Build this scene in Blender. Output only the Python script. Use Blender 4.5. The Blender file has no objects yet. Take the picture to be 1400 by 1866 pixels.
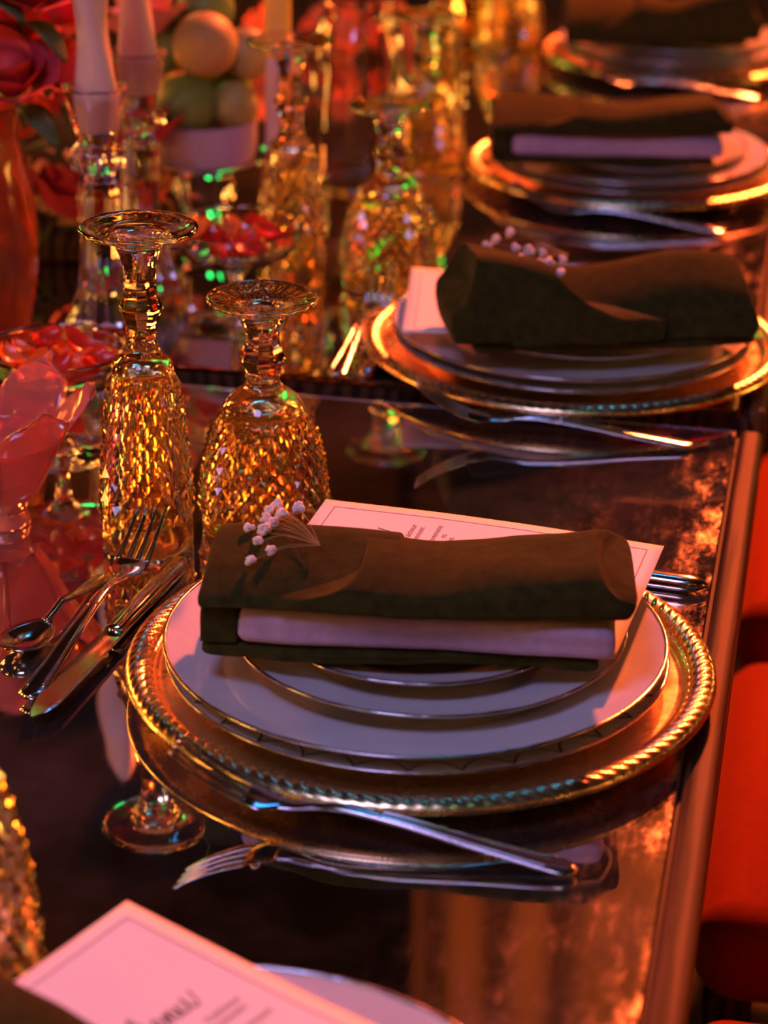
import bpy, math, random
from mathutils import Vector, Matrix, noise
random.seed(7)
PI = math.pi
S = bpy.context.scene
COL = S.collection
TZ = 0.76                                   # height of the table top

# ------------------------------------------------------------------ camera
FPX, TH, RO, CH, PHI = 4113.3, 0.4111, 0.0132, 0.5973, 0.1953
def _tab(v):
    n = (math.cos(PHI), -math.sin(PHI)); d = (math.sin(PHI), math.cos(PHI))
    return Vector((n[0]*v[0]+n[1]*v[1], d[0]*v[0]+d[1]*v[1], v[2]))
_R = _tab((1, 0, 0)); _U = _tab((0, math.sin(TH), math.cos(TH))); _F = _tab((0, math.cos(TH), -math.sin(TH)))
_R2 = _R*math.cos(RO)+_U*math.sin(RO); _U2 = -_R*math.sin(RO)+_U*math.cos(RO)
cam = bpy.data.cameras.new('camera')
cam.sensor_fit = 'VERTICAL'; cam.sensor_height = 36; cam.sensor_width = 27
cam.lens = FPX/1866*36
cam.clip_start = 0.02; cam.clip_end = 50
cam.dof.use_dof = True; cam.dof.focus_distance = 1.32; cam.dof.aperture_fstop = 6.0
camo = bpy.data.objects.new('camera', cam); COL.objects.link(camo)
m = Matrix.Identity(4)
for i in range(3):
    m[i][0] = _R2[i]; m[i][1] = _U2[i]; m[i][2] = -_F[i]
m.translation = Vector((0, 0, CH+TZ))
camo.matrix_world = m
S.camera = camo

# ------------------------------------------------------------------ world, light, exposure
W = bpy.data.worlds.new('world'); S.world = W; W.use_nodes = True
W.node_tree.nodes['Background'].inputs[0].default_value = (0.35, 0.2, 0.4, 1)
W.node_tree.nodes['Background'].inputs[1].default_value = 0.02
S.view_settings.view_transform = 'Standard'
S.view_settings.look = 'None'
S.view_settings.exposure = 0.0
S.view_settings.gamma = 1.0
S.view_settings.use_curve_mapping = False
cy = S.cycles
cy.max_bounces = 12; cy.transmission_bounces = 11; cy.glossy_bounces = 6; cy.diffuse_bounces = 3
cy.transparent_max_bounces = 8
cy.caustics_reflective = True; cy.caustics_refractive = True
cy.blur_glossy = 0.4
cy.sample_clamp_indirect = 22
cy.use_denoising = True

def aim(o, target):
    o.rotation_euler = (Vector(target)-o.location).to_track_quat('-Z', 'Y').to_euler()
def spot(name, loc, target, color, power, radius, angle, blend=0.5):
    l = bpy.data.lights.new(name, 'SPOT'); l.color = color; l.energy = power
    l.shadow_soft_size = radius; l.spot_size = math.radians(angle); l.spot_blend = blend
    o = bpy.data.objects.new(name, l); COL.objects.link(o); o.location = loc; aim(o, target); return o
def area(name, loc, target, color, power, size, shape='DISK'):
    l = bpy.data.lights.new(name, 'AREA'); l.shape = shape; l.size = size; l.color = color; l.energy = power
    o = bpy.data.objects.new(name, l); COL.objects.link(o); o.location = loc; aim(o, target); return o
spot('key_spotlight', (0.13, 3.9, TZ+1.72), (-0.25, 1.4, TZ), (1.0, 0.13, 0.03), 900, 0.08, 62)
bl = area('blue_tube_light', (-0.36, 2.55, TZ+1.95), (-0.2, 1.0, TZ), (0.05, 0.38, 1.0), 1.9, 0.42, 'RECTANGLE'); bl.data.size_y = 0.04
area('ceiling_wash', (-0.5, 0.1, TZ+1.7), (-0.25, 1.2, TZ), (0.50, 0.42, 1.0), 14, 0.6)
area('green_spotlight', (-1.53, 3.46, TZ+0.91), (-0.4, 1.1, TZ), (0.02, 1.0, 0.16), 1.6, 0.3)
spot('amber_spotlight', (-2.6, 2.6, TZ+0.75), (-0.5, 1.5, TZ+0.1), (1.0, 0.24, 0.03), 75, 0.12, 50)
spot('added_drape_light', (0.75, 3.1, 2.2), (0.0, 4.05, 2.95), (1.0, 0.32, 0.05), 130, 0.08, 60, 1.0)  # added to light the unseen drape, gilding the mirror

# ------------------------------------------------------------------ materials
def nodes(name):
    mt = bpy.data.materials.new(name); mt.use_nodes = True
    nt = mt.node_tree; return mt, nt, nt.nodes['Principled BSDF']
def lk(nt, a, b): nt.links.new(a, b)
def texco(nt, scale=(1, 1, 1)):
    t = nt.nodes.new('ShaderNodeTexCoord'); mp = nt.nodes.new('ShaderNodeMapping'); mp.inputs['Scale'].default_value = scale
    lk(nt, t.outputs['Object'], mp.inputs[0]); return mp.outputs[0]
def nz(nt, vec, scale, detail=3, rough=0.5):
    n = nt.nodes.new('ShaderNodeTexNoise'); n.inputs['Scale'].default_value = scale
    n.inputs['Detail'].default_value = detail; n.inputs['Roughness'].default_value = rough
    if vec is not None: lk(nt, vec, n.inputs['Vector'])
    return n.outputs['Fac']
def ramp(nt, fac, stops):
    r = nt.nodes.new('ShaderNodeValToRGB'); e = r.color_ramp.elements
    while len(e) < len(stops): e.new(0.5)
    for k, (p, c) in enumerate(stops):
        e[k].position = p; e[k].color = (*c, 1) if len(c) == 3 else c
    lk(nt, fac, r.inputs[0]); return r.outputs[0]
def rng(nt, fac, a, b, c, d):
    r = nt.nodes.new('ShaderNodeMapRange')
    for k, v in enumerate((a, b, c, d)): r.inputs[k+1].default_value = v
    lk(nt, fac, r.inputs[0]); return r.outputs[0]
def bump(nt, bs, h, strength, dist):
    b = nt.nodes.new('ShaderNodeBump'); b.inputs['Strength'].default_value = strength; b.inputs['Distance'].default_value = dist
    lk(nt, h, b.inputs['Height']); lk(nt, b.outputs[0], bs.inputs['Normal'])
def plain(name, col, rough=0.5, metal=0.0, **kw):
    mt, nt, b = nodes(name)
    b.inputs['Base Color'].default_value = (*col, 1); b.inputs['Roughness'].default_value = rough; b.inputs['Metallic'].default_value = metal
    for k, v in kw.items(): b.inputs[k.replace('_', ' ')].default_value = v
    return mt
def glass(name, col, rough=0.0, ior=1.5):
    return plain(name, col, rough, 0.0, Transmission_Weight=1.0, IOR=ior)
def emit(name, col, strength):
    mt, nt, b = nodes(name)
    b.inputs['Base Color'].default_value = (*col, 1)
    b.inputs['Emission Color'].default_value = (*col, 1); b.inputs['Emission Strength'].default_value = strength
    return mt

M = {}
def mk_mirror():
    mt, nt, b = nodes('dusty mirror')
    v = texco(nt)
    n = nz(nt, v, 9, 5, 0.6)
    base = ramp(nt, n, [(0.3, (0.62, 0.56, 0.55)), (0.7, (0.74, 0.68, 0.66))])
    # smudges everywhere, and gold flecks painting caustic light along the diners' edge
    n2 = nz(nt, texco(nt, (60, 5, 1)), 3, 4, 0.7)
    smudge = rng(nt, n2, 0.35, 0.75, 0.012, 0.06)
    sx = nt.nodes.new('ShaderNodeSeparateXYZ'); tc = nt.nodes.new('ShaderNodeTexCoord'); lk(nt, tc.outputs['Object'], sx.inputs[0])
    edge = rng(nt, sx.outputs['X'], -0.20, -0.045, 0.0, 1.0)
    fleck = rng(nt, nz(nt, texco(nt, (1, 0.45, 1)), 70, 6, 0.75), 0.40, 0.66, 0.0, 1.0)
    cloud = rng(nt, nz(nt, texco(nt, (1, 0.35, 1)), 14, 3, 0.6), 0.34, 0.64, 0.12, 1.0)
    def mul(a, b):
        q = nt.nodes.new('ShaderNodeMath'); q.operation = 'MULTIPLY'; lk(nt, a, q.inputs[0]); lk(nt, b, q.inputs[1]); return q.outputs[0]
    g = mul(mul(edge, fleck), cloud)
    ad = nt.nodes.new('ShaderNodeMath'); ad.operation = 'MULTIPLY_ADD'; ad.inputs[1].default_value = 0.24; lk(nt, g, ad.inputs[0]); lk(nt, smudge, ad.inputs[2])
    lk(nt, ad.outputs[0], b.inputs['Roughness'])
    me_ = nt.nodes.new('ShaderNodeMath'); me_.operation = 'MULTIPLY_ADD'; me_.inputs[1].default_value = -0.07; lk(nt, g, me_.inputs[0])
    lk(nt, rng(nt, nz(nt, texco(nt, (1, 1, 1)), 2.6, 5, 0.65), 0.42, 0.72, 1.0, 0.94), me_.inputs[2])
    lk(nt, me_.outputs[0], b.inputs['Metallic'])
    mixc = nt.nodes.new('ShaderNodeMix'); mixc.data_type = 'RGBA'
    lk(nt, g, mixc.inputs['Factor']); lk(nt, base, mixc.inputs['A']); mixc.inputs['B'].default_value = (0.9, 0.62, 0.26, 1)
    lk(nt, mixc.outputs['Result'], b.inputs['Base Color'])
    return mt
M['mirror'] = mk_mirror()
M['mirror_edge'] = plain('mirror cut edge', (0.35, 0.38, 0.55), 0.45, 0.8)
def mk_wood(name, c1, c2, rough, sc=(30, 2.2, 30)):
    mt, nt, b = nodes(name)
    v = texco(nt, sc)
    n = nz(nt, v, 3.2, 6, 0.62)
    w = nt.nodes.new('ShaderNodeTexWave'); w.inputs['Scale'].default_value = 0.8; w.inputs['Distortion'].default_value = 7; w.inputs['Detail'].default_value = 3
    lk(nt, v, w.inputs['Vector'])
    mx = nt.nodes.new('ShaderNodeMath'); mx.operation = 'MULTIPLY_ADD'; mx.inputs[1].default_value = 0.4; lk(nt, w.outputs['Fac'], mx.inputs[0])
    m2 = nt.nodes.new('ShaderNodeMath'); m2.operation = 'MULTIPLY'; m2.inputs[1].default_value = 0.75; lk(nt, n, m2.inputs[0]); lk(nt, m2.outputs[0], mx.inputs[2])
    lk(nt, ramp(nt, mx.outputs[0], [(0.42, c1), (0.68, c2)]), b.inputs['Base Color'])
    b.inputs['Roughness'].default_value = rough; b.inputs['Specular IOR Level'].default_value = 0.15
    bump(nt, b, n, 0.3, 0.001)
    return mt
M['wood'] = mk_wood('oiled wood', (0.022, 0.009, 0.004), (0.15, 0.06, 0.02), 0.6)
M['dark_wood'] = mk_wood('dark wood', (0.02, 0.012, 0.008), (0.07, 0.04, 0.022), 0.6)
M['panel_wood'] = mk_wood('wall panel wood', (0.05, 0.022, 0.012), (0.13, 0.06, 0.03), 0.55, (8, 8, 0.7))
def mk_metal(name, col, rough, sc, amt):
    mt, nt, b = nodes(name)
    b.inputs['Base Color'].default_value = (*col, 1); b.inputs['Metallic'].default_value = 1
    n = nz(nt, texco(nt), sc, 4, 0.6)
    lk(nt, rng(nt, n, 0.3, 0.7, rough*0.75, rough*1.3), b.inputs['Roughness'])
    bump(nt, b, nz(nt, texco(nt), sc*3, 2), amt, 0.0004)
    return mt
M['charger'] = mk_metal('champagne metal', (0.84, 0.62, 0.33), 0.25, 60, 0.05)
M['steel'] = mk_metal('polished steel', (0.60, 0.59, 0.60), 0.14, 90, 0.03)
M['silver_line'] = mk_metal('worn silver rim', (0.62, 0.56, 0.55), 0.2, 150, 0.4)
def mk_porcelain():
    mt, nt, b = nodes('pearl glazed porcelain')
    v = texco(nt)
    n = nz(nt, v, 45, 4, 0.6)
    lk(nt, ramp(nt, nz(nt, v, 30, 5, 0.65), [(0.3, (0.56, 0.56, 0.62)), (0.7, (0.66, 0.65, 0.7))]), b.inputs['Base Color'])
    b.inputs['Roughness'].default_value = 0.3
    b.inputs['Coat Weight'].default_value = 0.7; b.inputs['Coat Roughness'].default_value = 0.05
    bump(nt, b, n, 0.3, 0.0022)
    return mt
M['porcelain'] = mk_porcelain()
M['line'] = plain('dark painted line', (0.03, 0.025, 0.03), 0.5)
def mk_cloth(name, c1, c2, scale, rough, sheen, sheen_tint):
    mt, nt, b = nodes(name)
    v = texco(nt)
    n = nz(nt, v, 120, 4, 0.6)
    lk(nt, ramp(nt, n, [(0.3, c1), (0.7, c2)]), b.inputs['Base Color'])
    b.inputs['Roughness'].default_value = rough
    b.inputs['Sheen Weight'].default_value = sheen; b.inputs['Sheen Roughness'].default_value = 0.4
    b.inputs['Sheen Tint'].default_value = (*sheen_tint, 1)
    b.inputs['Specular IOR Level'].default_value = 0.1
    w1 = nt.nodes.new('ShaderNodeTexWave'); w1.bands_direction = 'X'; w1.inputs['Scale'].default_value = scale; lk(nt, v, w1.inputs['Vector'])
    w2 = nt.nodes.new('ShaderNodeTexWave'); w2.bands_direction = 'Z'; w2.inputs['Scale'].default_value = scale; lk(nt, v, w2.inputs['Vector'])
    a = nt.nodes.new('ShaderNodeMath'); a.operation = 'ADD'; lk(nt, w1.outputs['Fac'], a.inputs[0]); lk(nt, w2.outputs['Fac'], a.inputs[1])
    bump(nt, b, a.outputs[0], 0.12, 0.0003)
    return mt
M['velvet'] = mk_cloth('dark olive cloth', (0.021, 0.0205, 0.005), (0.044, 0.041, 0.009), 420, 0.95, 0.12, (0.6, 0.4, 0.15))
M['linen'] = mk_cloth('lavender linen', (0.36, 0.26, 0.40), (0.45, 0.33, 0.49), 330, 0.85, 0.2, (0.9, 0.8, 1))
M['red_velvet'] = mk_cloth('red velvet', (0.27, 0.024, 0.004), (0.33, 0.03, 0.005), 200, 0.85, 0.3, (1, 0.3, 0.1))
M['paper'] = plain('white card', (0.86, 0.84, 0.84), 0.65)
M['ink'] = plain('dark ink', (0.06, 0.025, 0.03), 0.6)
M['ink_grey'] = plain('grey printed line', (0.16, 0.07, 0.08), 0.6)
M['amber'] = glass('amber glass', (1.0, 0.77, 0.38))
M['amber_inner'] = glass('amber glass, softened inner wall', (1.0, 0.77, 0.38), 0.125)
M['clear'] = glass('clear glass', (0.97, 0.95, 0.95))
M['pink_glass'] = plain('pink glass', (1.0, 0.42, 0.34), 0.1, 0, Transmission_Weight=0.75, IOR=1.4)
M['candle_pink'] = plain('pink wax', (0.62, 0.42, 0.42), 0.55)
M['candle_yellow'] = plain('yellow wax', (0.9, 0.55, 0.1), 0.5)
M['wick'] = plain('wick', (0.05, 0.04, 0.03), 0.9)
M['gypso'] = plain('white florets', (0.8, 0.7, 0.72), 0.8)
M['stem'] = plain('thin dry stem', (0.3, 0.22, 0.1), 0.7)
M['bowl'] = plain('lilac porcelain', (0.42, 0.37, 0.62), 0.25)
M['green_fruit'] = plain('green rind', (0.16, 0.28, 0.06), 0.5)
M['tan_fruit'] = plain('ochre rind', (0.5, 0.34, 0.12), 0.5)
M['olive_fruit'] = plain('olive rind', (0.3, 0.28, 0.08), 0.5)
M['jelly'] = plain('red translucent petals', (0.75, 0.05, 0.02), 0.25, Transmission_Weight=0.35)
M['orange_slice'] = plain('orange petals', (0.95, 0.2, 0.03), 0.3, Transmission_Weight=0.2)
M['rose_red'] = plain('crimson petals', (0.55, 0.03, 0.045), 0.7)
M['rose_pink'] = plain('dusty pink petals', (0.7, 0.28, 0.3), 0.7)
M['rose_orange'] = plain('orange red petals', (0.8, 0.16, 0.04), 0.7)
M['leaf'] = plain('dark leaves', (0.06, 0.09, 0.03), 0.6)
M['vase'] = plain('smoky orange glass', (0.8, 0.3, 0.12), 0.12, Transmission_Weight=0.9)
M['floor'] = mk_wood('floor boards', (0.015, 0.008, 0.006), (0.05, 0.025, 0.015), 0.5, (6, 0.6, 6))
M['ceiling'] = plain('dark plum ceiling', (0.02, 0.011, 0.02), 0.9)
M['wall'] = plain('dark plum wall', (0.07, 0.03, 0.04), 0.9)
M['sparkle_bulb'] = emit('added sparkle bulb', (1.0, 0.42, 0.09), 240)  # unseen bulbs added to make the glass sparkle
M['bulb_green'] = emit('green bulb', (0.02, 1.0, 0.12), 60)
M['glow_globe'] = emit('lantern paper', (1.0, 0.44, 0.075), 34)  # unseen glowing globes added to turn the glass gold
M['drape'] = plain('brown velour', (0.28, 0.12, 0.06), 0.85)
M['brass'] = plain('dark brass', (0.4, 0.26, 0.1), 0.35, 1)
M['flame'] = emit('candle flame', (1.0, 0.42, 0.06), 9)
M['thread'] = plain('gold thread', (0.8, 0.5, 0.2), 0.4)

# ------------------------------------------------------------------ builders
def obj(name, vf, mat, parent=None, smooth=True, flat=None, loc=None):
    v, f = vf
    me = bpy.data.meshes.new(name); me.from_pydata([tuple(p) for p in v], [], f)
    me.materials.append(M[mat] if isinstance(mat, str) else mat)
    if smooth: me.polygons.foreach_set('use_smooth', [True]*len(me.polygons))
    if flat:
        for i in range(*flat): me.polygons[i].use_smooth = False
    me.update()
    o = bpy.data.objects.new(name, me); COL.objects.link(o)
    if parent: o.parent = parent
    if loc: o.location = loc
    return o
def tag(o, label, cat, group=None, kind=None):
    if label: o['label'] = label
    if cat: o['category'] = cat
    if group: o['group'] = group
    if kind: o['kind'] = kind
    return o
def thing(name, label, cat, loc, rz=0, group=None):
    o = bpy.data.objects.new(name, None); COL.objects.link(o); o.empty_display_size = 0.02
    o.location = (loc[0], loc[1], loc[2]+TZ); o.rotation_euler = (0, 0, rz)
    return tag(o, label, cat, group)
def dup(root, label, loc=None, rz=None):
    def cp(o, par):
        c = o.copy(); COL.objects.link(c)
        if par is not None: c.parent = par
        for ch in [k for k in KIDS.get(o.name, [])]: cp(ch, c)
        return c
    KIDS = {}
    for o in COL.objects:
        if o.parent: KIDS.setdefault(o.parent.name, []).append(o)
    c = cp(root, None)
    c['label'] = label
    if loc: c.location = (loc[0], loc[1], loc[2]+TZ)
    if rz is not None: c.rotation_euler = (0, 0, rz)
    return c
def merge(*vfs):
    V, F = [], []
    for v, f in vfs:
        n = len(V); V += [tuple(p) for p in v]; F += [tuple(i+n for i in q) for q in f]
    return V, F
def lathe(prof, seg=48, closed=False, rfun=None, zfun=None):
    """prof: list of (r, z). closed joins the last ring to the first."""
    V, F, rings = [], [], []
    for k, (r, z) in enumerate(prof):
        if r < 1e-6:
            V.append((0, 0, z)); rings.append([len(V)-1])
        else:
            ring = []
            for i in range(seg):
                a = 2*PI*i/seg
                rr = r if rfun is None else rfun(r, z, a, k)
                zz = z if zfun is None else zfun(r, z, a, k)
                V.append((rr*math.cos(a), rr*math.sin(a), zz)); ring.append(len(V)-1)
            rings.append(ring)
    pairs = list(zip(rings[:-1], rings[1:]))
    if closed: pairs.append((rings[-1], rings[0]))
    for A, B in pairs:
        for i in range(seg):
            j = (i+1) % seg
            if len(A) == 1 and len(B) == 1: break
            if len(A) == 1: F.append((A[0], B[j], B[i]))
            elif len(B) == 1: F.append((A[i], A[j], B[0]))
            else: F.append((A[i], A[j], B[j], B[i]))
    return V, F
def smoothprof(pts, n=6):
    """Catmull-Rom through (a, b) points"""
    out = []
    P = [pts[0]]+list(pts)+[pts[-1]]
    for i in range(1, len(P)-2):
        for k in range(n):
            t = k/n
            q = []
            for c in range(len(pts[0])):
                p0, p1, p2, p3 = (P[i+d][c] for d in (-1, 0, 1, 2))
                q.append(0.5*(2*p1+(p2-p0)*t+(2*p0-5*p1+4*p2-p3)*t*t+(3*p1-p0-3*p2+p3)*t**3))
            out.append(tuple(q))
    out.append(tuple(pts[-1]))
    return out
def sweep(path, wid, thk, seg=10, up=(0, 0, 1), power=2.0):
    """closed loft along path (list of Vector); wid/thk full sizes per point"""
    V, F = [], []
    n = len(path); path = [Vector(p) for p in path]
    up = Vector(up)
    for i, p in enumerate(path):
        t = (path[min(i+1, n-1)]-path[max(i-1, 0)]).normalized()
        s = t.cross(up)
        if s.length < 1e-4: s = t.cross(Vector((1, 0, 0)))
        s.normalize(); u = s.cross(t).normalized()
        w = wid[i] if hasattr(wid, '__len__') else wid
        h = thk[i] if hasattr(thk, '__len__') else thk
        for k in range(seg):
            a = 2*PI*k/seg
            c, d = math.cos(a), math.sin(a)
            c = math.copysign(abs(c)**(2/power), c); d = math.copysign(abs(d)**(2/power), d)
            V.append(p+s*(c*w/2)+u*(d*h/2))
    for i in range(n-1):
        for k in range(seg):
            j = (k+1) % seg
            F.append((i*seg+k, i*seg+j, (i+1)*seg+j, (i+1)*seg+k))
    F.append(tuple(reversed(range(seg)))); F.append(tuple((n-1)*seg+k for k in range(seg)))
    return V, F
def box(x0, x1, y0, y1, z0, z1):
    V = [(x, y, z) for z in (z0, z1) for y in (y0, y1) for x in (x0, x1)]
    F = [(0, 2, 3, 1), (4, 5, 7, 6), (0, 1, 5, 4), (2, 6, 7, 3), (0, 4, 6, 2), (1, 3, 7, 5)]
    return V, F
def rbox(x0, x1, y0, y1, z0, z1, b, n=3):
    """rounded box: a superellipse-free bevelled block made of stacked rounded rectangles"""
    V, F = [], []
    def ringpts(ins):
        out = []
        r = max(b-ins, 1e-4)
        for cx, cy, a0 in ((x1-b, y1-b, 0), (x0+b, y1-b, 90), (x0+b, y0+b, 180), (x1-b, y0+b, 270)):
            for k in range(n+1):
                a = math.radians(a0+90*k/n); out.append((cx+r*math.cos(a), cy+r*math.sin(a)))
        return out
    levels = []
    for k in range(n+1):
        a = PI/2*k/n; levels.append((b*(1-math.sin(a)), z0+b*(1-math.cos(a))))
    for k in range(n, -1, -1):
        a = PI/2*k/n; levels.append((b*(1-math.sin(a)), z1-b*(1-math.cos(a))))
    L = 4*(n+1)
    for ins, z in levels:
        for x, y in ringpts(ins): V.append((x, y, z))
    for i in range(len(levels)-1):
        for k in range(L):
            j = (k+1) % L; F.append((i*L+k, i*L+j, (i+1)*L+j, (i+1)*L+k))
    F.append(tuple(reversed(range(L)))); F.append(tuple((len(levels)-1)*L+k for k in range(L)))
    return V, F
def ball(r, c=(0, 0, 0), seg=12, rings=8, sq=1.0, amp=0, fr=3, seed=0):
    prof = [(r*math.sin(PI*k/rings), -r*math.cos(PI*k/rings)*sq) for k in range(rings+1)]
    prof[0] = (0, -r*sq); prof[-1] = (0, r*sq)
    v, f = lathe(prof, seg)
    out = []
    for p in v:
        p = Vector(p)
        if amp: p *= 1+amp*noise.noise(p/r*fr+Vector((seed*3.1, seed*1.7, 0)))
        out.append(p+Vector(c))
    return out, f

# ------------------------------------------------------------------ the room (setting)
def struct(name, vf, mat, parent=None):
    o = obj(name, vf, mat, parent, smooth=False)
    if parent is None: o['kind'] = 'structure'
    return o
struct('floor', box(-4, 4, -3, 6, -0.1, 0), 'floor')
struct('ceiling', box(-4, 4, -3, 6, 3.35, 3.45), 'ceiling')
wb = struct('wall_back', box(-4, 4, 6, 6.1, 0, 3.35), 'wall')
struct('wall_left', box(-4.1, -4, -3, 6, 0, 3.35), 'wall')
struct('wall_right', box(4, 4.1, -3, 6, 0, 3.35), 'wall')
struct('wall_front', box(-4, 4, -3.1, -3, 0, 3.35), 'wall')
for k in range(14):
    x = -3.9+k*0.56
    o = obj('panel', rbox(x, x+0.5+0.03*(k % 3 == 1), 5.955, 6.0, 0.1, 3.3, 0.012, 2), 'panel_wood', wb, smooth=False)

# unseen curtain added so its lit folds glow in the mirror top
def drape_vf(x0, x1, y, z0, z1):
    V, F = [], []
    nx, nzz = 180, 8
    for j in range(nzz+1):
        for i in range(nx+1):
            u = i/nx; w = j/nzz
            V.append((x0+(x1-x0)*u+0.02*math.sin(u*31), y+0.034*math.sin(u*70+2.6*math.sin(u*13)+1.3*math.sin(u*37))*(0.5+0.5*(1-w)), z0+(z1-z0)*w+(0.03*math.sin(u*9) if j == 0 else 0)))
    for j in range(nzz):
        for i in range(nx):
            k = j*(nx+1)+i; F.append((k, k+1, k+nx+2, k+nx+1))
    return V, F
tag(obj('glow_curtain', drape_vf(-0.72, 1.0, 4.05, 2.45, 3.34), 'drape'), 'brown curtain added out of view for its glow in the mirror', 'glow_curtain')

# ------------------------------------------------------------------ tables
XE = -0.027                                  # outer wood edge on the diners' side
def make_table(y0, y1, label):
    t = thing('dining_table', label, 'table', (0, 0, 0), 0, 'mirror topped tables end to end')
    x0 = -1.16
    yc = (y0+y1)/2
    obj('table_board', box(x0+0.02, XE-0.012, y0+0.002, y1-0.002, -0.034, -0.006), 'dark_wood', t, smooth=False)
    for nm, xa, xb in (('edge_rail', XE-0.0165, XE), ('edge_rail', x0, x0+0.0165)):
        obj(nm, rbox(xa, xb, y0, y1, -0.05, 0.0008, 0.005, 4), 'wood', t)
    mp = obj('mirror_panel', rbox(x0+0.018, XE-0.0185, y0, y1, -0.005, 0.0, 0.0012, 2), 'mirror', t, smooth=False)
    V, F = [], []
    for x in (x0+0.02, XE-0.02):
        for (dy, z) in ((-0.005, 0.0004), (-0.0005, -0.0012), (-0.0005, -0.005), (-0.005, -0.001)): V.append((x, y1+dy, z))
    F = [(0, 4, 5, 1), (1, 5, 6, 2), (2, 6, 7, 3), (3, 7, 4, 0), (0, 1, 2, 3), (7, 6, 5, 4)]
    obj('bevelled_edge', (V, F), 'mirror_edge', t, smooth=False)
    for x in (x0+0.06, XE-0.09):
        for y in (y0+0.06, y1-0.12):
            obj('leg', rbox(x-0.03, x+0.03, y, y+0.06, -TZ, -0.034, 0.006, 2), 'dark_wood', t)
    obj('apron', box(XE-0.05, XE-0.03, y0+0.1, y1-0.1, -0.11, -0.034), 'dark_wood', t, smooth=False)
    return t
make_table(-0.75, 1.549, 'nearer dark wood table with a mirror top under the sharp place setting')
make_table(1.588, 4.1, 'further wood table with a mirror top beyond the dark gap')

# ------------------------------------------------------------------ chairs
def make_chair(label, x, y):
    c = thing('dining_chair', label, 'chair', (x, y, -TZ), 0, 'red velvet chairs along the table')
    obj('seat', rbox(-0.21, 0.22, -0.215, 0.215, 0.40, 0.478, 0.036, 5), 'red_velvet', c)
    b = rbox(0.21, 0.255, -0.2, 0.2, 0.5, 0.9, 0.02, 4)
    obj('backrest', b, 'red_velvet', c)
    for sx in (-0.18, 0.2):
        for sy in (-0.18, 0.18):
            obj('leg', sweep([(sx, sy, 0), (sx, sy, 0.41)], [0.026, 0.036], [0.026, 0.036], 8), 'dark_wood', c)
    for sy in (-0.17, 0.17):
        obj('back_post', sweep([(0.2, sy, 0.44), (0.225, sy, 0.6)], 0.03, 0.02, 8), 'dark_wood', c)
    return c
make_chair('orange red velvet chair by the table edge, nearest to the bottom corner of the photo', 0.165, 1.035)
make_chair('red velvet chair whose seat shows beside the sharp place setting', 0.165, 1.55)
make_chair('shadowed red velvet chair behind the sharp setting, beside the dark gap between tables', 0.165, 2.05)

# ------------------------------------------------------------------ plates
def charger_vf():
    R = 0.165
    prof = [(0, 0.0035), (0.06, 0.0035), (0.105, 0.0036), (0.118, 0.0052), (0.127, 0.0082), (0.1345, 0.0094), (0.1440, 0.0098), (0.1462, 0.0100), (0.1474, 0.0112), (0.1490, 0.0134), (0.1503, 0.0138)]
    n0 = len(prof)
    prof += [(0.1580+0.0073*math.cos(PI-PI*k/14), 0.0138+0.0050*math.sin(PI*k/14)) for k in range(15)]
    n1 = len(prof)
    prof += [(0.1645, 0.0126), (0.1575, 0.0122), (0.149, 0.0105), (0.145, 0.0084), (0.133, 0.0078), (0.120, 0.0042), (0.108, 0.0), (0.06, 0.0), (0, 0.0)]
    N = 118
    seg = N*6
    def mod(r, z, a, k):
        if n0 <= k < n1:
            u = (k-n0)/(n1-1-n0)
            return u, math.sin(PI*u)*(abs(math.sin((a+u*0.14)*N/2))**0.8-0.6)
        return 0, 0
    def rf(r, z, a, k):
        u, h = mod(r, z, a, k); return r+0.0005*h*math.cos(PI-PI*u)
    def zf(r, z, a, k):
        u, h = mod(r, z, a, k); return z+0.0019*h
    return lathe(prof[::-1], seg, rfun=rf, zfun=zf)
def plate_vf(R):
    w = R*0.62
    top = smoothprof([(0, 0.006), (w*0.9, 0.006), (w*1.02, 0.0072), (w+(R-w)*0.25, 0.0125), (R*0.9, 0.0168), (R-0.001, 0.019)], 5)
    edge = [(R, 0.0186), (R-0.0006, 0.0178)]
    bot = smoothprof([(R-0.004, 0.0158), (R*0.88, 0.0125), (w+(R-w)*0.25, 0.007), (w*1.0, 0.0012), (w*0.97, 0.0), (w*0.9, 0.0), (w*0.88, 0.0012), (0, 0.0016)], 4)
    prof = top+edge+bot
    return lathe(prof[::-1], 120)
def rim_vf(R):
    n = 240; V, F = [], []
    for i in range(n):
        a = 2*PI*i/n
        w = 0.0013+0.0006*noise.noise(Vector((math.cos(a)*R*90, math.sin(a)*R*90, R*50)))
        for k in range(7):
            b = 2*PI*k/7
            rr = R-0.0008+w*math.cos(b)
            V.append((rr*math.cos(a), rr*math.sin(a), 0.0189+w*0.6*math.sin(b)))
    for i in range(n):
        for k in range(7):
            j = (k+1) % 7; i2 = (i+1) % n
            F.append((i*7+k, i2*7+k, i2*7+j, i*7+j))
    return V, F
def scallop_vf(R):
    """arches printed round the top of the rim, cusps at the outer edge"""
    parts = []
    n = 31
    for i in range(n):
        pts = []
        for k in range(11):
            q = k/10
            a = 2*PI*(i+q)/n
            r = R-0.0032-0.0135*math.sin(PI*q)**0.8
            z = 0.0190-0.0026*(R-r)/0.014+0.0003
            pts.append((r*math.cos(a), r*math.sin(a), z))
        parts.append(sweep(pts, 0.0017, 0.0005, 4))
    return merge(*parts)
PL = {}
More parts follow.
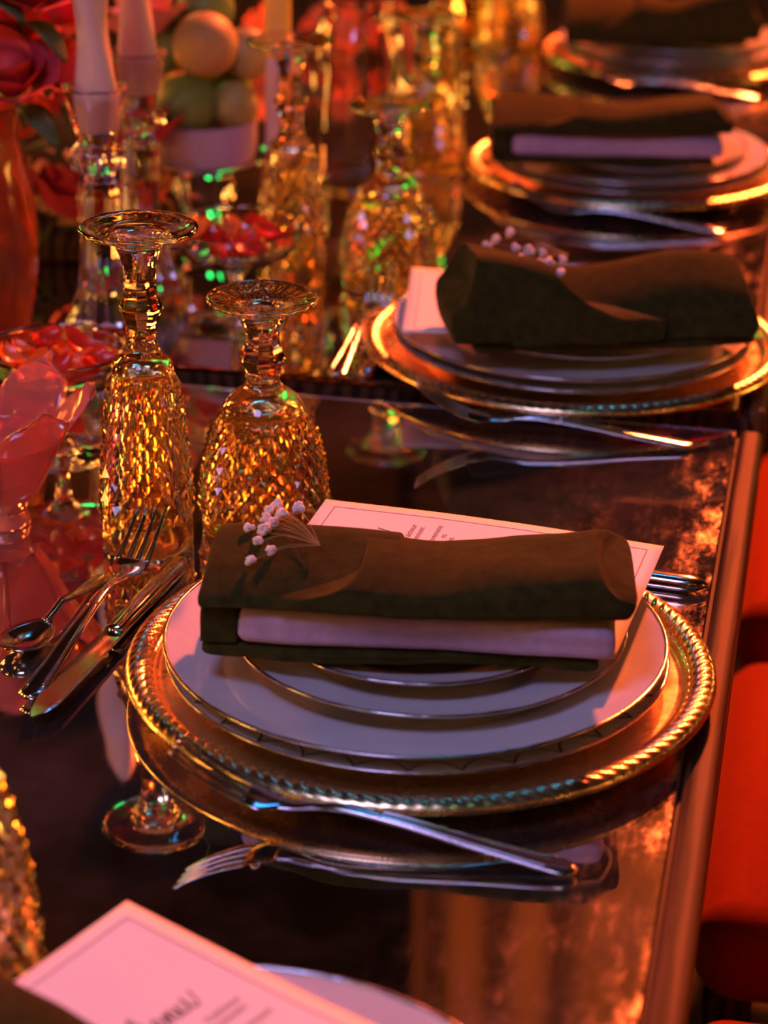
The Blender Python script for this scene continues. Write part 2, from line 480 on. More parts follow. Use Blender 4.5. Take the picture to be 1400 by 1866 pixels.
def plate_proto(key, R, name, rest):
    def mk(label, loc, grp, cat='plate'):
        if key not in PL:
            PL[key] = {'p': plate_vf(R), 'r': rim_vf(R)}
            o = thing(name, label, cat, loc, 0, grp)
            PL[key]['objs'] = [obj('plate_body', PL[key]['p'], 'porcelain', o)]
            PL[key]['objs'].append(obj('silver_rim', PL[key]['r'], 'silver_line', o))
            if key == 'lower':
                PL[key]['objs'].append(obj('scallop_line', scallop_vf(R), 'line', o))
            PL[key]['objs'][1]['label'] = 'thin worn silver rim line'
            PL[key]['root'] = o
            return o
        return dup(PL[key]['root'], label, loc, random.uniform(0, 6))
    return mk
mk_lower = plate_proto('lower', 0.1405, 'dinner_plate', 0)
mk_top = plate_proto('top', 0.1405, 'dinner_plate', 0)
mk_salad = plate_proto('salad', 0.11, 'salad_plate', 0)
mk_bread = plate_proto('bread', 0.0875, 'bread_plate', 0)
CH_O = None
def setting_plates(cx, cy, where, n_stack=4):
    global CH_O
    lab = 'round champagne metal charger with rope edge, '+where
    if CH_O is None:
        CH_O = thing('charger_plate', lab, 'charger plate', (cx, cy, 0.0), 0, 'metal chargers along the table edge')
        obj('charger_body', charger_vf(), 'charger', CH_O)
    else: dup(CH_O, lab, (cx, cy, 0.0), random.uniform(0, 6))
    z = 0.0036
    mk_lower('dinner plate with dark scallop line, on the charger '+where, (cx-0.002, cy, z), 'lower dinner plates')
    mk_top('wide pearl dinner plate, second in the stack '+where, (cx-0.003, cy-0.001, z+0.0095), 'upper dinner plates')
    mk_salad('middle sized pearl plate, third in the stack '+where, (cx+0.004, cy+0.001, z+0.0095+0.0064), 'salad plates')
    mk_bread('smallest pearl plate, top of the stack '+where, (cx, cy+0.001, z+0.0095+0.0128), 'bread plates')
P1 = (-0.198, 1.112); P2 = (-0.1816, 1.678); P3 = (-0.1926, 2.226); P4 = (-0.1918, 2.768)
setting_plates(*P1, 'in the sharp place setting')
setting_plates(*P2, 'just beyond the dark table gap')
setting_plates(*P3, 'in third setting up')
setting_plates(*P4, 'in furthest setting')
# the setting cut by the bottom of the photo has no charger
mk_lower('pearl dinner plate underneath the pink plate at the bottom edge of the photo', (-0.195, 0.648, 0.0002), 'lower dinner plates')
mk_top('pink lit pearl plate under the menu card at the bottom edge of the photo', (-0.195, 0.648, 0.0098), 'upper dinner plates')

# ------------------------------------------------------------------ napkins
def prof_loop(pts, n=5):
    """closed smooth loop through (y, z) points"""
    out = []; L = len(pts)
    for i in range(L):
        p0, p1, p2, p3 = pts[i-1], pts[i], pts[(i+1) % L], pts[(i+2) % L]
        for k in range(n):
            t = k/n
            out.append(tuple(0.5*(2*b+(c-a)*t+(2*a-5*b+4*c-d)*t*t+(3*b-a-3*c+d)*t**3) for a, b, c, d in zip(p0, p1, p2, p3)))
    return out
def cloth(x0f, x1f, loop, mod, nx=36, amp=0.0006, fr=45, seed=0):
    """closed cloth roll: loop of (y, z) extruded from x0f(y,z) to x1f(y,z); mod(x, y, z) -> (y, z)"""
    V, F = [], []
    L = len(loop)
    cyz = (sum(p[0] for p in loop)/L, sum(p[1] for p in loop)/L)
    rows = []
    def ring(s, sh):
        idx = []
        for (y, z) in loop:
            x = x0f(y, z)*(1-s)+x1f(y, z)*s
            yy = cyz[0]+(y-cyz[0])*sh[0]; zz = cyz[1]+(z-cyz[1])*sh[1]
            yy, zz = mod(x, yy, zz)
            d = noise.noise_vector(Vector((x*fr+seed*7, yy*fr, zz*fr)))*amp
            V.append((x+d.x*0.5, yy+d.y, zz+d.z)); idx.append(len(V)-1)
        rows.append(idx)
    E = 0.028
    ts = [E*(1-math.cos(PI/2*k/5)) for k in range(6)]
    ss = ts+[E+(1-2*E)*k/nx for k in range(1, nx)]+[1-t for t in reversed(ts)]
    for q in ss:
        e_ = min(q, 1-q)/E
        w = 1.0 if e_ >= 1 else math.sqrt(max(0.0, 1-(1-e_)**2))
        ring(q, (0.90+0.10*w, 0.30+0.70*w))
    for A, B in zip(rows[:-1], rows[1:]):
        for i in range(L):
            j = (i+1) % L; F.append((A[i], B[i], B[j], A[j]))
    F.append(tuple(rows[0])); F.append(tuple(reversed(rows[-1])))
    return V, F
def napkin(label, loc, rz, lining=True, mirror=1, h=1.0, seed=0, xa=-0.078, xb=-0.03, xu=-0.01, grp='folded napkins on the plates'):
    t = thing('napkin', label, 'napkin', loc, rz, grp)
    def fx(vf):
        if mirror == 1: return vf
        v, f = vf
        return [(-p[0], p[1], p[2]) for p in v], [tuple(reversed(q)) for q in f]
    c = lambda a: (lambda y, z: a)
    idm = lambda x, y, z: (y, z)
    base = prof_loop([(0, 0.003), (0.004, 0.0002), (0.05, 0.0002), (0.088, 0.0012), (0.09, 0.004), (0.05, 0.0062), (0.006, 0.0062)])
    obj('lower_fold', fx(cloth(c(-0.113), c(0.098), base, lambda x, y, z: (y+0.004*math.sin(x*30), z), amp=0.0007, seed=seed)), 'velvet', t)
    zb = 0.0066
    if lining:
        H = 0.0225
        lin = prof_loop([(0.001, zb+H*0.45), (0.006, zb+0.001), (0.05, zb), (0.086, zb+0.002), (0.088, zb+H*0.5), (0.05, zb+H*0.95), (0.007, zb+H*0.93)])
        obj('lavender_fold', fx(cloth(c(-0.094), c(0.106), lin,
            lambda x, y, z: (y+0.0015*math.sin(x*42+1), zb+(z-zb)*(1-0.10*(x > 0.07)*(x-0.07)/0.03)-0.0012*math.sin((x+0.1)*16)), amp=0.0005, seed=seed+1)), 'linen', t)
        wl = prof_loop([(0.002, 0.012), (0.006, 0.0066), (0.05, 0.0066), (0.075, 0.009), (0.076, 0.022), (0.05, 0.0285), (0.006, 0.0275)])
        obj('end_wrap', fx(cloth(c(-0.1135), c(-0.0935), wl, idm, nx=8, amp=0.0006, seed=seed+2)), 'velvet', t)
        zt = zb+H+0.0003
    else:
        zt = zb
    # under flap (left), lower and tilted towards the camera
    uf = prof_loop([(-0.004, zt+0.004), (-0.001, zt+0.0004), (0.045, zt+0.0004), (0.074, zt+0.003), (0.080, zt+0.016*h), (0.060, zt+0.0265*h), (0.028, zt+0.0215*h), (0.006, zt+0.013*h)])
    obj('under_flap', fx(cloth(c(-0.1135), c(xu), uf,
        lambda x, y, z: (y+0.003*math.sin((x+0.11)*25), z+0.002*math.sin((x+0.115)*38)*(z-zt)/0.02), nx=24, amp=0.0009, fr=38, seed=seed+3)), 'velvet', t)
    of = prof_loop([(-0.0065, zt+0.008), (-0.004, zt+0.0012), (0.02, zt+0.0004), (0.074, zt+0.003), (0.082, zt+0.014*h), (0.058, zt+0.0285*h), (0.024, zt+0.0300*h), (-0.002, zt+0.0245*h)])
    def x0(y, z):
        u = min(1, max(0, (z-zt)/(0.03*h)))
        return xa+(xb-xa)*u**1.2
    def x1(y, z):
        u = min(1, max(0, (z-zt)/(0.03*h)))
        return 0.1165-0.019*u
    obj('over_flap', fx(cloth(x0, x1, of,
        lambda x, y, z: (y-0.002*math.sin((x+0.05)*30)+0.004*max(0, x-0.06)/0.05,
                         zt+(z-zt)*(1-0.16*math.exp(-((x-0.012)/0.03)**2)+0.34*max(0, x-0.01)/0.10)+(0.0025*math.sin(y*70+x*18))*((z-zt)/0.03)),
        nx=60, amp=0.0011, fr=34, seed=seed+4)), 'velvet', t)
    return t
def rot(cx, cy, x, y, a): return (cx+x*math.cos(a)-y*math.sin(a), cy+x*math.sin(a)+y*math.cos(a))
RIM = 0.0036+0.0095+0.0128+0.0196
NZ = RIM+0.0004
napkin('dark olive napkin folded round a lavender lining, in sharp focus on the plates', (-0.190, 1.044, NZ+0.0008), math.radians(7), seed=1, h=0.66)
napkin('thick dark napkin with orange lit top and pale berries, beyond the dark table gap', (-0.145, 1.568, NZ+0.0008), math.radians(20), lining=False, mirror=-1, h=1.65, seed=9, xa=-0.045, xb=0.045, xu=0.075)
napkin('blurred olive napkin with a lavender middle fold, third setting along the table', (-0.2, 2.097, NZ), math.radians(10), seed=17, h=0.75)
napkin('most distant dark green napkin, cut by the top of the photo', (-0.2, 2.652, NZ), math.radians(9), lining=False, h=1.5, seed=23)
napkin('dark napkin corner showing at the bottom edge of the photo', (-0.277, 0.630, 0.0305), math.radians(-24), lining=False, h=0.6, seed=31)

# ------------------------------------------------------------------ menu cards
def text_vf(body, size):
    cu = bpy.data.curves.new('txt', 'FONT'); cu.body = body; cu.size = size; cu.align_x = 'RIGHT'; cu.resolution_u = 3
    o = bpy.data.objects.new('txt', cu); COL.objects.link(o)
    dg = bpy.context.evaluated_depsgraph_get(); e = o.evaluated_get(dg); me = e.to_mesh()
    v = [tuple(p.co) for p in me.vertices]; f = [tuple(p.vertices) for p in me.polygons]
    e.to_mesh_clear(); bpy.data.objects.remove(o); bpy.data.curves.remove(cu)
    return v, f
def script_menu(size):
    """the handwritten heading as pen strokes, right end at x = 0"""
    st = [[(0.0, 0.0), (0.18, 0.95), (0.3, 0.25), (0.55, 1.0), (0.62, 0.15), (0.75, 0.0)],
          [(0.75, 0.0), (1.02, 0.3), (0.95, 0.48), (0.84, 0.3), (0.92, 0.02), (1.12, 0.08)],
          [(1.12, 0.08), (1.26, 0.45), (1.27, 0.0), (1.36, 0.38), (1.48, 0.42), (1.50, 0.02), (1.62, 0.1)],
          [(1.62, 0.1), (1.72, 0.46), (1.72, 0.1), (1.82, 0.02), (1.96, 0.2), (2.03, 0.55), (2.02, 0.1), (2.2, 0.05), (2.42, 0.62)]]
    parts = []
    for s in st:
        sp = smoothprof(s, 6)
        pts = [((x-2.42)*size, y*size, 0) for x, y in sp]
        wd = [size*(0.075 if k % 12 < 6 else 0.05) for k in range(len(pts))]
        parts.append(sweep(pts, wd, 0.0001, 4))
    return merge(*parts)
CW, CD = 0.21, 0.148
def card(label, loc, rz, bend=0.0, tilt=0.0, lift=None, tx=0.0):
    t = thing('menu_card', label, 'menu card', loc, rz, 'printed menu cards')
    zf = lift or (lambda x, y: bend*((x/(CW/2))**2)+tilt*y)
    nx, ny = 30, 16
    V, F = [], []
    for side in (1, 0):
        for j in range(ny+1):
            for i in range(nx+1):
                x = -CW/2+CW*i/nx; y = -CD/2+CD*j/ny
                V.append((x, y, zf(x, y)+(0.0002 if side else -0.0002)))
    n = (nx+1)*(ny+1)
    for j in range(ny):
        for i in range(nx):
            a = j*(nx+1)+i; q = (a, a+1, a+nx+2, a+nx+1)
            F.append(q); F.append(tuple(reversed([k+n for k in q])))
    def wall(seq):
        for a, b in zip(seq[:-1], seq[1:]): F.append((a+n, b+n, b, a))
    wall([i for i in range(nx+1)]); wall([j*(nx+1)+nx for j in range(ny+1)])
    wall([ny*(nx+1)+i for i in range(nx, -1, -1)]); wall([j*(nx+1) for j in range(ny, -1, -1)])
    obj('card', (V, F), 'paper', t)
    ins, w = 0.0085, 0.0006
    V, F = [], []
    a, b = CW/2-ins, CD/2-ins
    for (xa, ya, xb, yb) in ((-a, b, a, b), (-a, -b, a, -b), (-a, -b, -a, b), (a, -b, a, b)):
        m_ = 30
        dx, dy = (0, w/2) if ya == yb else (w/2, 0)
        s0 = len(V)
        for k in range(m_+1):
            x = xa+(xb-xa)*k/m_; y = ya+(yb-ya)*k/m_
            V.append((x-dx, y-dy, zf(x, y)+0.00035)); V.append((x+dx, y+dy, zf(x, y)+0.00035))
        for k in range(m_): F.append((s0+2*k, s0+2*k+1, s0+2*k+3, s0+2*k+2))
    obj('border_line', (V, F), 'ink_grey', t)
    def put(vf, X, Y):
        # reading direction +Y, up direction -X
        v, f = vf
        out = []
        for (x, y, z) in v:
            px, py = X-y, Y+x
            out.append((px, py, zf(px, py)+0.00036+max(z, 0)))
        return out, f
    obj('heading', put(script_menu(0.0165), -CW/2+0.0530+tx, 0.0435), 'ink', t)
    lines = [(0.0645, 'fra\u00eecheur', 0.0535), (0.0700, 'sonnement', 0.0510), (0.0797, 'ux commune', 0.0560), (0.0850, 'es', 0.0455), (0.0903, 'des', 0.0425), (0.0956, 's', 0.0395), (0.166, 'es', 0.03)]
    obj('text_lines', merge(*[put(text_vf(s, 0.0058), -CW/2+x+tx, y) for x, s, y in lines]), 'ink_grey', t)['kind'] = 'stuff'
    return t
def lift1(x, y):
    # lies under the napkin in front, free end a little raised at the back left
    k = max(0, y+0.02)
    return 0.03*k+0.05*k*max(0, -x)*6*0.6+0.0016*math.cos(x*22)*min(1, k*20)
card('pink lit menu card sticking out behind the sharp napkin', (-0.1845, 1.160, RIM+0.0006), math.radians(-5.2), lift=lift1)
card('pink lit menu card with handwritten heading lying in the bottom corner', (-0.213, 0.704, 0.0294), math.radians(-25.4), lift=lambda x, y: 0.004*max(0, y/0.07)*max(0, -x/0.1), tx=0.02)
card('menu card edge peeking out left of the napkin beyond the table gap', (-0.206, 1.662, RIM+0.0006), math.radians(8), lift=lambda x, y: 0.0+0.1*max(0, y)*max(0, -x)*5)

# ------------------------------------------------------------------ cutlery
def fork_parts(t, ridged=True, L=0.205, low=False, lab='steel'):
    """fork along +x: tines at -x. Side profile like a real table fork."""
    k = L/0.205
    path = smoothprof([(0.205, 0, 0.0030), (0.195, 0, 0.0034), (0.16, 0, 0.0060), (0.12, 0, 0.0098), (0.09, 0, 0.0110), (0.074, 0, 0.0092), (0.062, 0, 0.0068), (0.054, 0, 0.0064)], 6)
    wid = []
    for p in path:
        x = p[0]
        if x > 0.2: w = 0.016*math.sqrt(max(0.02, (0.2055-x)/0.0055))
        elif x > 0.14: w = 0.0105+0.0055*((x-0.14)/0.06)**1.2
        elif x > 0.075: w = 0.0062+0.0043*((x-0.075)/0.065)
        else: w = 0.0062+0.006*((0.075-x)/0.02)
        wid.append(w)
    obj('handle', sweep([(p[0]*k, p[1], p[2]) for p in path], wid, [0.0034 if p[0] > 0.08 else 0.0026 for p in path], 10), 'steel', t)
    if ridged:
        pts = [p for p in path if 0.1 < p[0] < 0.198]
        obj('handle_ridge', merge(sweep([(p[0]*k, w*0.30, p[2]+0.0014) for p, w in zip(path, wid) if 0.1 < p[0] < 0.198], 0.0016, 0.0012, 6),
                                  sweep([(p[0]*k, -w*0.30, p[2]+0.0014) for p, w in zip(path, wid) if 0.1 < p[0] < 0.198], 0.0016, 0.0012, 6)), 'steel', t)
    hp = smoothprof([(0.0565, 0, 0.0066), (0.05, 0, 0.0066), (0.044, 0, 0.0072), (0.0385, 0, 0.0088)], 5)
    obj('head', sweep([(p[0]*k, 0, p[2]) for p in hp], [0.0105+0.013*min(1, (0.0565-p[0])/0.009)**0.7 for p in hp], 0.0022, 10), 'steel', t)
    for i in range(4):
        y = (i-1.5)*0.0062
        tp = smoothprof([(0.0395, y, 0.0085), (0.027, y*0.99, 0.0130), (0.012, y*0.97, 0.0205), (0.0, y*0.95, 0.0285)], 6)
        obj('tine', sweep([(p[0]*k, p[1], p[2]) for p in tp], [0.0049-0.0026*q/(len(tp)-1) for q in range(len(tp))], [0.0022-0.0009*q/(len(tp)-1) for q in range(len(tp))], 6), 'steel', t)
def orient(t, a, b, ay=0.0, roll=0.0):
    """place a thing so its local +x runs from a to b"""
    a = Vector(a); b = Vector(b); d = (b-a).normalized()
    z = Vector((0, 0, 1)); y = z.cross(d).normalized(); z2 = d.cross(y)
    mm = Matrix((d, y, z2)).transposed().to_4x4() @ Matrix.Rotation(roll, 4, 'X')
    mm.translation = a+Vector((0, 0, TZ))
    t.matrix_world = mm
    t.location = a+Vector((0, 0, TZ)); t.rotation_euler = mm.to_euler()
def fork(label, a, b, grp='table forks in front of the plates', roll=0, ridged=True):
    t = thing('fork', label, 'fork', (0, 0, 0), 0, grp)
    L = (Vector(b)-Vector(a)).length
    fork_parts(t, ridged, L)
    orient(t, a, b, roll=roll); return t
fork('sharp steel fork with blue sheen lying in front of the sharp charger', (-0.2937, 0.948, 0.0115), (-0.0875, 0.932, 0.0005))
fork('steel fork lying on the mirror just this side of the dark gap, before second charger', (-0.2725, 1.489, 0.0105), (-0.075, 1.502, 0.0005))
fork('blurred steel fork in front of the third charger', (-0.285, 2.043, 0.010), (-0.085, 2.045, 0.0005))
fork('faint steel fork before the most distant charger', (-0.285, 2.585, 0.010), (-0.08, 2.60, 0.0005))
fork('upright looking dessert fork with tines over the tall amber flute', (-0.3925, 1.240, 0.0085), (-0.4035, 1.038, 0.002), 'dessert forks beside the glasses')
fork('blurred dessert fork with tines before the round goblet beyond the gap', (-0.350, 1.762, 0.0085), (-0.352, 1.580, 0.002), 'dessert forks beside the glasses')

def knife(label, tip, end, grp, roll=0.0):
    t = thing('table_knife', label, 'knife', (0, 0, 0), 0, grp)
    L = (Vector(end)-Vector(tip)).length
    bl = L*0.52
    V, F = [], []
    n = 22
    for i in range(n+1):
        u = i/n; x = u*bl
        top = 0.0095*min(1, (u/0.28))**0.55 if u < 0.28 else 0.0095-0.0018*(u-0.28)/0.72
        bot = -0.0085*min(1, (u/0.16))**0.5
        for (y, z) in ((top, 0.0006), (top, -0.0006), (bot*0.8, -0.0006), (bot, 0.0), (bot*0.8, 0.0006)):
            V.append((x, y if i else 0.0, z))
    for i in range(n):
        for k in range(5):
            j = (k+1) % 5; F.append((i*5+k, i*5+j, (i+1)*5+j, (i+1)*5+k))
    F.append(tuple(range(4, -1, -1))); F.append(tuple(n*5+k for k in range(5)))
    obj('blade', (V, F), 'steel', t, smooth=False)
    hp = [(bl-0.004, 0, 0), (bl+0.006, 0, 0), (bl+0.02, 0, 0.0), (L-0.05, 0, 0), (L-0.012, 0, 0), (L-0.003, 0, 0), (L, 0, 0)]
    hp = smoothprof(hp, 4)
    hw = []
    for p in hp:
        u = (p[0]-bl)/(L-bl)
        w = 0.0115+0.004*max(0, u)
        if p[0] > L-0.012: w *= math.sqrt(max(0.05, (L-p[0])/0.012))
        if p[0] < bl+0.004: w = 0.012
        hw.append(w)
    obj('handle', sweep(hp, hw, [min(0.0098, w*0.72) for w in hw], 12, power=2.6), 'steel', t)
    orient(t, tip, end, roll=roll); return t
knife('steel dessert knife with green lit blade slipping under the left of the sharp charger', (-0.392, 1.0125, 0.0075), (-0.371, 1.232, 0.0055), 'dessert knives', math.radians(-8))
knife('steel knife lying behind the sharp charger, handle end by the wood edge', (-0.262, 1.286, 0.0055), (-0.0475, 1.266, 0.0055), 'table knives')
knife('blurred steel knife whose rounded end touches the dark gap', (-0.305, 1.79, 0.0055), (-0.330, 1.582, 0.0055), 'dessert knives')

def spoon(label, bowl, end, grp):
    t = thing('dessert_spoon', label, 'spoon', (0, 0, 0), 0, grp)
    L = (Vector(end)-Vector(bowl)).length
    V, F = [], []
    nr, ns = 7, 26
    for side in (1, -1):
        V.append((0.021, 0, -0.0065+side*0.0007))
        for r in range(1, nr+1):
            u = r/nr
            for s in range(ns):
                a = 2*PI*s/ns
                x = 0.0225+0.0225*u*math.cos(a)*(1+0.08*math.cos(a)); y = 0.0150*u*math.sin(a)*(1-0.12*math.cos(a))
                z = -0.0065*(1-u**2.2)+0.0
                V.append((x, y, z+side*0.0007*(1 if r < nr else 0.5)))
    n1 = 1+nr*ns
    for base, rev in ((0, 0), (n1, 1)):
        for s in range(ns):
            j = (s+1) % ns
            q = (base, base+1+s, base+1+j); F.append(q if not rev else q[::-1])
            for r in range(nr-1):
                a = base+1+r*ns
                q = (a+s, a+ns+s, a+ns+j, a+j); F.append(q if not rev else q[::-1])
    for s in range(ns):
        j = (s+1) % ns; a = 1+(nr-1)*ns
        F.append((a+s, n1+a+s, n1+a+j, a+j))
    obj('bowl', (V, F), 'steel', t)
    hp = smoothprof([(0.044, 0, -0.0002), (0.052, 0, 0.001), (0.066, 0, 0.004), (L*0.55, 0, 0.003), (L*0.85, 0, -0.002), (L-0.004, 0, -0.004), (L, 0, -0.0042)], 6)
    hw = [0.0058+0.0095*max(0, (p[0]-0.07)/(L-0.07))**1.3 if p[0] < L-0.006 else 0.015*math.sqrt(max(0.04, (L-p[0])/0.006)) for p in hp]
    obj('handle', sweep(hp, hw, [0.0034]*len(hp), 10), 'steel', t)
    orient(t, bowl, end); return t
spoon('steel dessert spoon lying outermost left beside the dessert fork', (-0.4310, 1.082, 0.0085), (-0.4120, 1.205, 0.0065), 'dessert spoons')

# ------------------------------------------------------------------ amber cut glasses (standing upside down)
def stemmed(t, h, foot_r, stem, N, seg, mat):
    r0, z0 = stem[0]
    # foot: concave dish facing up, cone to the stem below
    dish = smoothprof([(0.0, h-0.0052), (foot_r*0.45, h-0.0042), (foot_r*0.8, h-0.0012), (foot_r*0.95, h)], 5)
    edge = [(foot_r*0.985, h-0.0004), (foot_r, h-0.0016), (foot_r*0.985, h-0.0030)]
    under = smoothprof([(foot_r*0.9, h-0.0042), (foot_r*0.6, h-0.0075), (foot_r*0.42, h-0.0115), (r0, z0)], 5)
    ribs = N if N > 20 else 24
    def zf(r, z, a, k):
        if 2 < k < len(dish)-3: return z+0.00045*math.cos(ribs*a)*min(1, r/foot_r*1.5)
        return z
    v, f = lathe(dish+edge+under, seg, zfun=zf)
    obj('foot', (v, [q[::-1] for q in f]), mat, t)
    sp = smoothprof(stem, 5)
    zs, ze = stem[0][1], stem[-1][1]
    def rf(r, z, a, k):
        if k == 0 or k == len(sp)-1: return r
        w = min(1, 4*(zs-z)/(zs-ze), 4*(z-ze)/(zs-ze))
        b = (a % (PI/4))-PI/8
        return r*(1-w+w*math.cos(PI/8)/math.cos(b)*1.02)
    v, f = lathe(sp, seg, rfun=rf)
    obj('stem', (v, [q[::-1] for q in f]), mat, t, smooth=False)
def glass_parts(t, h, foot_r, stem, bowl_out, dz0, dz1, N, rows, wall_t, mat='amber', flute=True):
    """upside down glass; z = 0 rim, z = h foot. stem: list (r, z) downwards from under the foot to the bowl; bowl_out: r(z) list downwards"""
    K = 3; seg = N*K
    if stem is None:                         # a tumbler has a plain thick bottom instead of stem and foot
        r_, z_ = bowl_out[0]
        bp = smoothprof([(0, z_-0.001), (r_*0.6, z_-0.0004), (r_*0.85, z_+0.0008), (r_, z_)], 4)
        v, f = lathe(bp, seg)
        obj('thick_bottom', (v, [q[::-1] for q in f]), mat, t)
    else: stemmed(t, h, foot_r, stem, N, seg, mat)
    # bowl: shoulder -> diamonds -> band -> lip -> inside
    def R(z):
        for (ra, za), (rb, zb) in zip(bowl_out[:-1], bowl_out[1:]):
            if zb <= z <= za: return ra+(rb-ra)*(za-z)/(za-zb)
        return bowl_out[-1][0]
    V, F = [], []
    flat0 = 0
    off_top = 0.0
    top = [p for p in bowl_out if p[1] > dz0+1e-5]+[(R(dz0)+0.0, dz0+0.0006)]
    def ring(r, z, off=0.0):
        s = len(V)
        for i in range(seg):
            a = 2*PI*(i/seg+off); V.append((r*math.cos(a), r*math.sin(a), z))
        return s
    rings = [ring(r, z) for r, z in top]
    def quads(A, B):
        for i in range(seg):
            j = (i+1) % seg; F.append((A+i, B+i, B+j, A+j))
    for A, B in zip(rings[:-1], rings[1:]): quads(A, B)
    nf0 = len(F)
    J = rows*2
    P = []
    for j in range(J+1):
        z = dz0+(dz1-dz0)*j/J; r = R(z); s = len(V); P.append(s)
        for i in range(N):
            a = 2*PI*(i+0.5*(j % 2))/N; V.append((r*math.cos(a), r*math.sin(a), z))
    # transition shoulder ring -> row 0
    A = rings[-1]
    for i in range(N):
        i2 = (i+1) % N; p, q = P[0]+i, P[0]+i2
        a0, a1, a2, a3 = A+3*i, A+3*i+1, A+3*i+2, A+(3*i+3) % seg
        F += [(p, a1, a0), (p, q, a1), (q, a2, a1), (q, a3, a2)]
    e = 0.0031 if flute else 0.0034
    for j in range(J-1):
        for i in range(N):
            # diamond: top P[j][i], sides P[j+1], bottom P[j+2][i]
            if j % 2 == 0: l, r_ = P[j+1]+(i-1) % N, P[j+1]+i
            else: l, r_ = P[j+1]+i, P[j+1]+(i+1) % N
            tp, bt = P[j]+i, P[j+2]+i
            z = dz0+(dz1-dz0)*(j+1.12)/J; rr = R(z)+e
            a = 2*PI*(i+0.5*(j % 2))/N
            V.append((rr*math.cos(a), rr*math.sin(a), z)); c = len(V)-1
            F += [(tp, l, c), (l, bt, c), (bt, r_, c), (r_, tp, c)]
    for i in range(N):                       # half diamonds at the top and bottom rows
        F.append((P[0]+i, P[1]+i, P[0]+(i+1) % N))
        F.append((P[J]+i, P[J]+(i+1) % N, P[J-1]+i) if J % 2 == 0 else (P[J]+i, P[J]+(i+1) % N, P[J-1]+(i+1) % N))
    nf1 = len(F)
    A = ring(R(dz1)+0.0002, dz1-0.0008)
    for i in range(N):
        i2 = (i+1) % N; p, q = P[J]+i, P[J]+i2
        a0, a1, a2, a3 = A+3*i, A+3*i+1, A+3*i+2, A+(3*i+3) % seg
        F += [(p, a0, a1), (p, a1, q), (q, a1, a2), (q, a2, a3)]
    rim = bowl_out[-1][0]
    prev = A; nin = len(F)
    inner = [(rim+0.0002, dz1*0.5), (rim, 0.0012), (rim-0.0006, 0.0003), (rim-0.0014, 0.0003), (rim-0.0022, 0.0014)]
    for z in [dz1*0.6]+[dz1+(dz0-dz1)*k/10 for k in range(0, 11)]:
        inner.append((max(R(z)-wall_t, 0.004), z))
    ztop = dz0+(bowl_out[0][1]-dz0)*0.45
    rt = max(R(dz0)-wall_t, 0.004)
    inner += [(rt*0.85, dz0+(ztop-dz0)*0.45), (rt*0.5, dz0+(ztop-dz0)*0.85)]
    for r, z in inner:
        B = ring(r, z); quads(prev, B); prev = B
    V.append((0, 0, ztop)); c = len(V)-1
    for i in range(seg): F.append((prev+i, c, prev+(i+1) % seg))
    o = obj('bowl', (V, F), mat, t, smooth=True, flat=(nf0, nf1))
    o.data.materials.append(M['amber_inner'])
    for i in range(nin+5*seg, len(F)): o.data.polygons[i].material_index = 1
def make_flute(label, loc, rz=0):
    t = thing('champagne_flute', label, 'glass', loc, rz, 'amber cut glass flutes standing upside down')
    stem = [(0.0125, 0.1925), (0.0102, 0.183), (0.0100, 0.170), (0.0118, 0.1635), (0.0138, 0.158), (0.0118, 0.1525), (0.0100, 0.146), (0.0098, 0.136), (0.0125, 0.1285)]
    bowl = [(0.0125, 0.1285), (0.0165, 0.1245), (0.0188, 0.1215), (0.0192, 0.117), (0.0215, 0.105), (0.0245, 0.08), (0.0268, 0.055), (0.0282, 0.03), (0.0288, 0.015), (0.0288, 0.0)]
    glass_parts(t, 0.21, 0.0365, stem, bowl, 0.115, 0.020, 16, 6, 0.0030)
    return t
def make_goblet(label, loc, rz=0):
    t = thing('wine_goblet', label, 'glass', loc, rz, 'amber cut glass goblets standing upside down')
    stem = [(0.0135, 0.1385), (0.0112, 0.133), (0.0108, 0.1265), (0.0125, 0.1205), (0.0146, 0.1155), (0.0126, 0.1105), (0.0112, 0.105), (0.0116, 0.0985), (0.0150, 0.0945)]
    bowl = [(0.0150, 0.0945), (0.0205, 0.0905), (0.0252, 0.085), (0.0290, 0.0775), (0.0332, 0.065), (0.0368, 0.05), (0.0392, 0.034), (0.0402, 0.018), (0.0402, 0.0)]
    glass_parts(t, 0.156, 0.0352, stem, bowl, 0.0775, 0.012, 24, 5, 0.0034, flute=False)
    return t
FL = make_flute('tall amber cut glass flute standing upside down behind the dessert fork', (-0.4032, 1.2617, 0.0002), 0.1)
GO = make_goblet('round amber cut glass goblet standing upside down beside the tall flute', (-0.338, 1.3065, 0.0002), 0.05)
dup(FL, 'blurred amber flute upside down at the far left of the second glasses pair', (-0.4414, 1.8087, 0.0002), 0.4)
dup(GO, 'blurred amber goblet upside down just left of the second charger', (-0.3605, 1.829, 0.0002), 0.3)
TU = thing('cut_glass_tumbler', 'speckled amber cut glass tumbler cut by the lower left border', 'glass', (-0.352, 0.778, 0.0002), 0.3, 'amber cut glass tumblers')
glass_parts(TU, 0.13, 0.0365, None, [(0.020, 0.124), (0.0245, 0.1205), (0.0285, 0.112), (0.034, 0.095), (0.0405, 0.065), (0.0440, 0.035), (0.0448, 0.015), (0.0448, 0.0)], 0.112, 0.010, 24, 6, 0.0035, flute=False)
dup(GO, 'most blurred amber goblet, left of the third charger', (-0.402, 2.215, 0.0002), 0.9)
dup(FL, 'most blurred amber flute, behind the third goblet', (-0.415, 2.37, 0.0002), 0.2)
dup(FL, 'distant amber flute left of the most distant charger', (-0.41, 2.90, 0.0002), 0.6)
dup(GO, 'distant amber goblet beside the left rim of the most distant charger', (-0.402, 2.80, 0.0002), 0.5)

